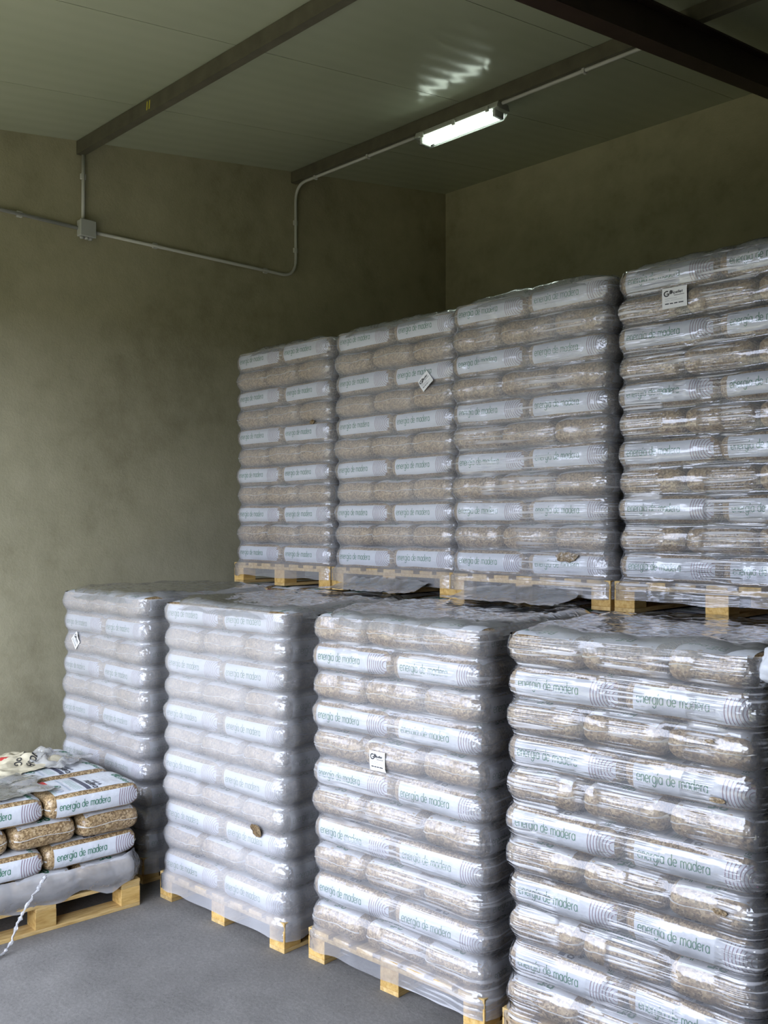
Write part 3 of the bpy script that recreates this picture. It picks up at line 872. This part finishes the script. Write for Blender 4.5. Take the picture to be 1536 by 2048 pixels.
# the stacks that carry the upper ones: almost wholly hidden, only their tops peep out
def hidden_stack(cx, cy, seed, place):
    rng = random.Random(seed)
    V = []; F = []
    def add(co, faces, m):
        b = len(V); a = np.array(m); V.extend(map(tuple, co @ a[:3, :3].T + a[:3, 3])); F.extend(tuple(b + i for i in q) for q in faces)
    v, f = box_data(-PW / 2, PW / 2, -PW / 2, PW / 2, 0, PH); V.extend(v); F.extend(f)
    BV = []; BF = []
    base = Matrix.Translation((cx, cy, 0))
    for l in range(NL):
        lab = (NL - 1 - l) % 2 == 1
        for (x, y, r, word, row, parts) in bag_layout(lab, l == NL - 1):
            m = Matrix.Translation((x, y, PH + LP * (l + 0.5) - 0.004)) @ Matrix.Rotation(r, 4, 'Z')
            if l == NL - 1:
                deep = '' if row == 0 else ' back'
                o, k = make_bag(base @ m, '%s%s pellet bag, top layer under the %s' % (word, deep, place), 'top bags under the upper stacks', parts, rng)
                b = len(BV); a = np.array(m); BV.extend(map(tuple, BAG_CO[k][0] @ a[:3, :3].T + a[:3, 3])); BF.extend(tuple(b + i for i in q) for q in BAG_CO[k][1])
            else:
                add(BAG_CO[seed % NV][0][::1], BAG_CO[seed % NV][1], m)
    o = ob('pellet_bags', mesh_from('pellet_bags', V, F, M['pellets'], smooth=False), None, (cx, cy, 0), kind='stuff', label='pellet bags on the floor carrying the ' + place, cat='bags')
    return o
for k, (cx, fy_) in enumerate(UP):
    hidden_stack(cx, fy_ + SH + 0.005, 30 + k, ['upper stack beside the wall', 'second upper stack from the wall', 'third upper stack from the wall', 'upper stack farthest from the wall'][k])

# ------------------------------------------------------------------ details on the wrapped stacks
def ray_y(px, py, Y):
    """the point where the sight line through a photo pixel meets the vertical plane y = Y"""
    t = (px - 768) / FPX
    d = fwd + Vector((fwd.y, -fwd.x, 0)) * t + Vector((0, 0, (HORIZON - py) / FPX))
    return d * (Y / d.y) + Vector((0, 0, EYE))
def local_on(key, px, py):
    s = STACKS[key]; y0 = (s['base'] @ Vector((0, -SH - 0.02, 0))).y
    p = s['base'].inverted() @ ray_y(px, py, y0)
    return p.x, p.z

def sticker(key, px, py, w, h, rot, label):
    x, z = local_on(key, px, py)
    c, sn = math.cos(rot), math.sin(rot)
    ys = {}
    def mp(u, v, l):
        X = x + u * c - v * sn; Zz = z + u * sn + v * c
        return Vector((X - x, front_y(key, X, Zz) - fy - 0.001 - l, Zz - z))
    fy = front_y(key, x, z)
    sh = Sheet(mp)
    sh.rect(-w / 2, w / 2, -h / 2, h / 2, M['paper'], 0.0, 6, 6)
    L = 0.0012
    sh.text('G', -w * 0.40, h * 0.10, h * 0.17, h * 0.055, M['ink'], L)
    sh.text('Bi', -w * 0.17, h * 0.20, h * 0.10, h * 0.045, M['ink'], L)
    sh.text('pellet', -w * 0.02, h * 0.19, h * 0.08, h * 0.022, M['ink'], L, width=w * 0.36)
    sh.rect(-w * 0.02, w * 0.40, h * 0.09, h * 0.115, M['ink'], L, 2, 1)
    for k in range(2): sh.rect(-w * 0.38, w * (0.10 + 0.25 * k), -h * (0.04 + 0.09 * k), -h * (0.02 + 0.09 * k), M['ink_soft'], L, 2, 1)
    for a, b in ((-0.38, -0.22), (-0.18, -0.06), (-0.02, 0.12), (0.16, 0.36)):
        sh.rect(w * a, w * b, -h * 0.30, -h * 0.25, M['ink'], L, 2, 1)
    o = ob('paper_label', sh.build('paper_label'), label=label, cat='label', group='white paper labels stuck on the film')
    o.matrix_world = STACKS[key]['base'] @ Matrix.Translation((x, fy, z))
sticker('up4', 1347, 592, 0.110, 0.088, 0.02, 'small square white paper label on the upper stack farthest from the wall')
sticker('up2', 846, 761, 0.085, 0.078, DEG(40), 'tilted white paper label on the second upper stack from the wall')
sticker('low3', 753, 1522, 0.086, 0.082, 0.0, 'small square white paper label on the third front floor stack')
sticker('low1', 147, 1281, 0.080, 0.070, DEG(-48), 'tilted white paper label on the floor stack beside the wall')

def tear(key, px, py, w, h, seed):
    x, z = local_on(key, px, py)
    n = 18; fy = front_y(key, x, z)
    V = [(x, fy - 0.004, z)]; F = []
    for ring, k in ((1, 0.55), (2, 1.0)):
        for i in range(n):
            a = 2 * math.pi * i / n
            rr = k * (1 + 0.35 * noise.noise(Vector((math.cos(a) * 2, math.sin(a) * 2, seed))))
            X = x + w / 2 * rr * math.cos(a); Zz = z + h / 2 * rr * math.sin(a)
            V.append((X, front_y(key, X, Zz) - 0.0025 + 0.003 * noise.noise(Vector((X * 90, Zz * 90, seed))), Zz))
    for i in range(n):
        j = (i + 1) % n
        F.append((0, 1 + i, 1 + j)); F.append((1 + i, 1 + n + i, 1 + n + j, 1 + j))
    o = ob('tear', mesh_from('tear', V, F, M['loose'], smooth=True), STACKS[key]['film'])
    o['label'] = 'torn hole showing brown wood pellets'
tear('low2', 505, 1661, 0.075, 0.062, 1.0)
tear('up3', 1130, 1114, 0.120, 0.046, 2.0)
tear('up1', 621, 843, 0.045, 0.026, 3.0)
tear('low4', 1430, 1824, 0.050, 0.020, 4.0)
tear('low4', 1424, 1603, 0.055, 0.018, 5.0)
tear('low4', 1410, 1484, 0.030, 0.012, 6.0)

# film lying loose on the tops, pulled over the front of the upper pallets
def drape(label, x0, x1, y0, y1, z0, z1, seed):
    nx, ny = 34, 16; V = []; F = []
    for i in range(nx + 1):
        for j in range(ny + 1):
            u, w = i / nx, j / ny
            edge = 0.06 * noise.noise(Vector((u * 4, seed, 1.0)))
            y = y0 + (y1 - y0) * w + (1 - w) * edge
            z = z0 + (z1 - z0) * max(0, (w - 0.45) / 0.55) ** 1.6 * (0.55 + 0.45 * math.sin(math.pi * (0.08 + 0.84 * u)) + 0.25 * noise.noise(Vector((u * 5, seed, 4))))
            z += 0.010 * abs(noise.noise(Vector((u * 11, w * 5, seed)))) + 0.006 * noise.noise(Vector((u * 26, w * 9, seed)))
            V.append((x0 + (x1 - x0) * u + 0.03 * noise.noise(Vector((w * 3, seed, u))), y, z))
    for i in range(nx):
        for j in range(ny): F.append((i * (ny + 1) + j, (i + 1) * (ny + 1) + j, (i + 1) * (ny + 1) + j + 1, i * (ny + 1) + j + 1))
    ob('loose_film', mesh_from('loose_film', V, F, M['film_sheer'], smooth=True), label=label, cat='film', group='loose film pulled over the upper pallets')
drape('loose clear film drawn up against the pallet of the second upper stack', -4.02, -3.40, 3.42, 3.69, 1.545, 1.60, 1.3)
drape('loose clear film drawn up against the pallet of the third upper stack', -3.10, -2.42, 3.42, 3.65, 1.545, 1.60, 2.6)

# bunched film tail at the far corner of the last floor stack
def blob(name, c, r, seed, mat, amp=0.25):
    bm = bmesh.new(); bmesh.ops.create_icosphere(bm, subdivisions=4, radius=1)
    for v in bm.verts:
        k = 1 + amp * noise.noise(v.co * 1.6 + Vector((seed, 0, 0))) + 0.10 * noise.noise(v.co * 5 + Vector((0, seed, 0)))
        v.co = Vector((v.co.x * r[0], v.co.y * r[1], v.co.z * r[2])) * k
    me = bpy.data.meshes.new(name); bm.to_mesh(me); bm.free(); me.materials.append(mat)
    me.polygons.foreach_set('use_smooth', [True] * len(me.polygons)); return me
pt_ = ray_y(1566, 1334, 2.86)
tail = bpy.data.objects.new('film_bundle', None); COL.objects.link(tail); tail.location = pt_
tail['label'] = 'pale bunched end of film sticking out at the picture edge'; tail['category'] = 'film'
ob('bunch', blob('bunch', None, (0.072, 0.055, 0.066), 2.0, M['white']), tail)
ob('tail', blob('tail', None, (0.022, 0.022, 0.034), 5.0, M['white']), tail, (0.0, 0, -0.094))

# ------------------------------------------------------------------ the opened pallet of loose bags by the wall
PRZ = DEG(-3.5)
LCX = -4.242 - (math.cos(PRZ) - math.sin(PRZ)) * PW / 2; LCY = 2.493 - (math.sin(PRZ) + math.cos(PRZ)) * PW / 2
PBASE = Matrix.Translation((LCX, LCY, 0)) @ Matrix.Rotation(PRZ, 4, 'Z')
pallet(LCX, LCY, 0, PRZ, 'yellow pine pallet under the opened low pile of bags', 'pine pallets under the wrapped stacks')
rng = random.Random(5)
NAMES = ['bottom', 'second', 'third', 'top']
for l in range(4):
    z = PH + LP * (l + 0.5)
    sides = l in (1, 3)
    for i in range(3):
        for j in range(2):
            if sides:      # long sides towards the open floor (+X)
                x, y, r = SH - SW * (i + 0.5) / 3, -SH + SW * (j + 0.5) / 2, math.pi / 2
                pos = ('far', 'near')[1 - j] if False else ('doorway', 'stack')[j]
                lb = 'opened pile: %s-side white-banded bag, %s layer, %s row' % (pos, NAMES[l], ('front', 'middle', 'wall')[i])
                parts = ['n', 'p', 'top', 's0', 's1']
            else:
                x, y, r = SH - SW * (j + 0.5) / 2, -SH + SW * (i + 0.5) / 3, 0.0
                lb = 'opened pile: %s end-on brown bag, %s layer, %s row' % (('doorway-side', 'middle', 'stack-side')[i], NAMES[l], ('front', 'wall')[j])
                parts = ['p', 'top', 's0', 's1']
            x += rng.uniform(-0.012, 0.012); y += rng.uniform(-0.006, 0.006)
            ry = 0.0
            if l == 3 and i == 0 and j == 1: x += 0.018
            m = PBASE @ Matrix.Translation((x, y, z - 0.002 * l)) @ Matrix.Rotation(r + rng.uniform(-0.035, 0.035), 4, 'Z') @ Matrix.Rotation(rng.uniform(-0.02, 0.02), 4, 'X') @ Matrix.Rotation(rng.uniform(-0.015, 0.015), 4, 'Y')
            make_bag(m, lb, 'loose bags on the opened pallet', parts, rng)

# remains of the wrapping round its lowest layer
fr = bpy.data.objects.new('torn_film', None); COL.objects.link(fr); fr.location = (LCX, LCY, 0); fr.rotation_euler = (0, 0, PRZ)
fr['label'] = 'torn grey film sagging round the lowest bags of the opened pile'; fr['category'] = 'film'
V = []; F = []; ns, nz = 90, 16
for i in range(ns + 1):
    s_ = i / ns * (2 * SW + 0.5)
    R = 0.06
    e = SH + 0.012
    if s_ < SW: px_, py_, nn = e, -SH + s_, (1, 0)
    elif s_ < 2 * SW: px_, py_, nn = SH - (s_ - SW), e, (0, 1)
    else: px_, py_, nn = -SH, e - (s_ - 2 * SW), (-1, 0)
    dr = 0.02 * noise.noise(Vector((s_ * 5, 2.0, 0)))
    rag = 0.030 * noise.noise(Vector((s_ * 6, 9.0, 0))) + 0.012 * noise.noise(Vector((s_ * 30, 3.0, 0)))
    top = 0.268 + rag
    bot = 0.128 + 0.035 * noise.noise(Vector((s_ * 7, 5.0, 1)))
    cn = 1.0
    dcor = abs(s_ - SW)
    for j in range(nz + 1):
        w = j / nz; z = bot + (top - bot) * w
        zz = (z - PH) / LP
        bul = 0.022 * max(0.0, math.sin(math.pi * min(1, max(0, zz)))) ** 0.7 - 0.012
        o_ = bul + 0.012 * noise.noise(Vector((s_ * 7, z * 14 + s_ * 9, 1))) + 0.005 * noise.noise(Vector((s_ * 22, z * 40, 1))) + 0.02 * max(0, 0.05 - (z - 0.09)) + 0.006
        k = max(0.0, 1 - dcor / R); inn = -0.03 * k * k
        V.append((px_ + nn[0] * o_ + (inn if abs(s_ - SW) < R else 0), py_ + nn[1] * o_ + (inn if abs(s_ - SW) < R else 0), z))
for i in range(ns):
    for j in range(nz): F.append((i * (nz + 1) + j, (i + 1) * (nz + 1) + j, (i + 1) * (nz + 1) + j + 1, i * (nz + 1) + j + 1))
ob('wrap_remnant', mesh_from('wrap_remnant', V, F, M['film_loose'], smooth=True), fr)
ctrl = [(0.525, -0.02, 0.285), (0.535, -0.06, 0.235), (0.545, -0.12, 0.17), (0.555, -0.165, 0.10), (0.575, -0.20, 0.035), (0.60, -0.24, 0.012), (0.62, -0.31, 0.011)]
pts = []; rad = []
for i in range(len(ctrl) - 1):
    for k in range(8):
        p = Vector(ctrl[i]).lerp(Vector(ctrl[i + 1]), k / 8)
        q = i * 8 + k
        pts.append(p + Vector((0.006 * noise.noise(Vector((q * 0.5, 1, 1))), 0.010 * noise.noise(Vector((q * 0.5, 5, 1))), 0)))
        rad.append(0.004 + 0.016 * abs(noise.noise(Vector((q * 0.83, 8, 2)))))
ob('twisted_strand', tube_mesh('twisted_strand', pts, rad, M['film_loose'], 9), fr)

# crumpled things lying on top of the opened pile
def crumple(name, cx, cy, z, sx, sy, rz, seed, amp, mats, label, deco=None):
    n = 54; V = []; F = []; mi = []
    def surf(u, w, lift=0.0):
        q = Vector((u * 1.3, w * 1.3, seed))
        h = 0.45 + 0.9 * noise.noise(q) + 0.45 * noise.noise(q * 2.2 + Vector((3, 1, 0))) - 0.55 * abs(noise.noise(q * 1.6 + Vector((0, 7, 2))))
        k = 1 + 0.20 * noise.noise(Vector((u * 2.2, w * 2.2, seed + 5)))
        fall = max(0, 1 - max(abs(u), abs(w)) ** 3)
        return (u * sx / 2 * k, w * sy / 2 * k, 0.004 + lift + amp * max(0.0, h) * (0.15 + 0.85 * fall) + 0.004 * noise.noise(q * 6))
    for i in range(n + 1):
        for j in range(n + 1): V.append(surf(-1 + 2 * i / n, -1 + 2 * j / n))
    for i in range(n):
        for j in range(n):
            F.append((i * (n + 1) + j, (i + 1) * (n + 1) + j, (i + 1) * (n + 1) + j + 1, i * (n + 1) + j + 1))
            mi.append(deco((i + 0.5) / n * 2 - 1, (j + 0.5) / n * 2 - 1) if deco else 0)
    me = mesh_from(name, V, F, mats, mi, smooth=True)
    o = ob(name, me, None, (cx, cy, z), rz, label=label, cat='sack' if 'sack' in name else 'film')
    o_surf[name] = surf
    return o
o_surf = {}
ztop = PH + 4 * LP - 0.004
def deco(u, w):
    if ((u + 0.45) / 0.42) ** 2 + ((w - 0.05) / 0.30) ** 2 < 1: return 1
    return 0
sk = crumple('empty_sack', -4.93, 2.12, ztop + 0.004, 0.40, 0.46, DEG(20), 3.3, 0.075, [M['cream'], M['red']], 'crumpled empty cream sack with a red oval, on the opened pile', deco)
sp_ = Sheet(lambda u, v, l: Vector(o_surf['empty_sack'](max(-1, min(1, u)), max(-1, min(1, v)), l)))
for k, wd in enumerate(('ed aG', 'adoB')):
    sp_.text(wd, 0.05 + 0.34 * k, 0.45, 0.11, 0.026, M['ink'], 0.003, rot=DEG(-62))
ob('lettering', sp_.build('lettering'), sk)
crumple('crumpled_film', -4.56, 1.80, ztop + 0.004, 0.44, 0.58, DEG(-8), 6.1, 0.055, [M['film_sheer2']], 'crumpled clear film lying on the white bags of the opened pile')
crumple('crumpled_film', -4.86, 2.33, ztop + 0.004, 0.30, 0.26, DEG(30), 9.4, 0.075, [M['film_sheer2']], 'crumpled clear film behind the empty cream sack')
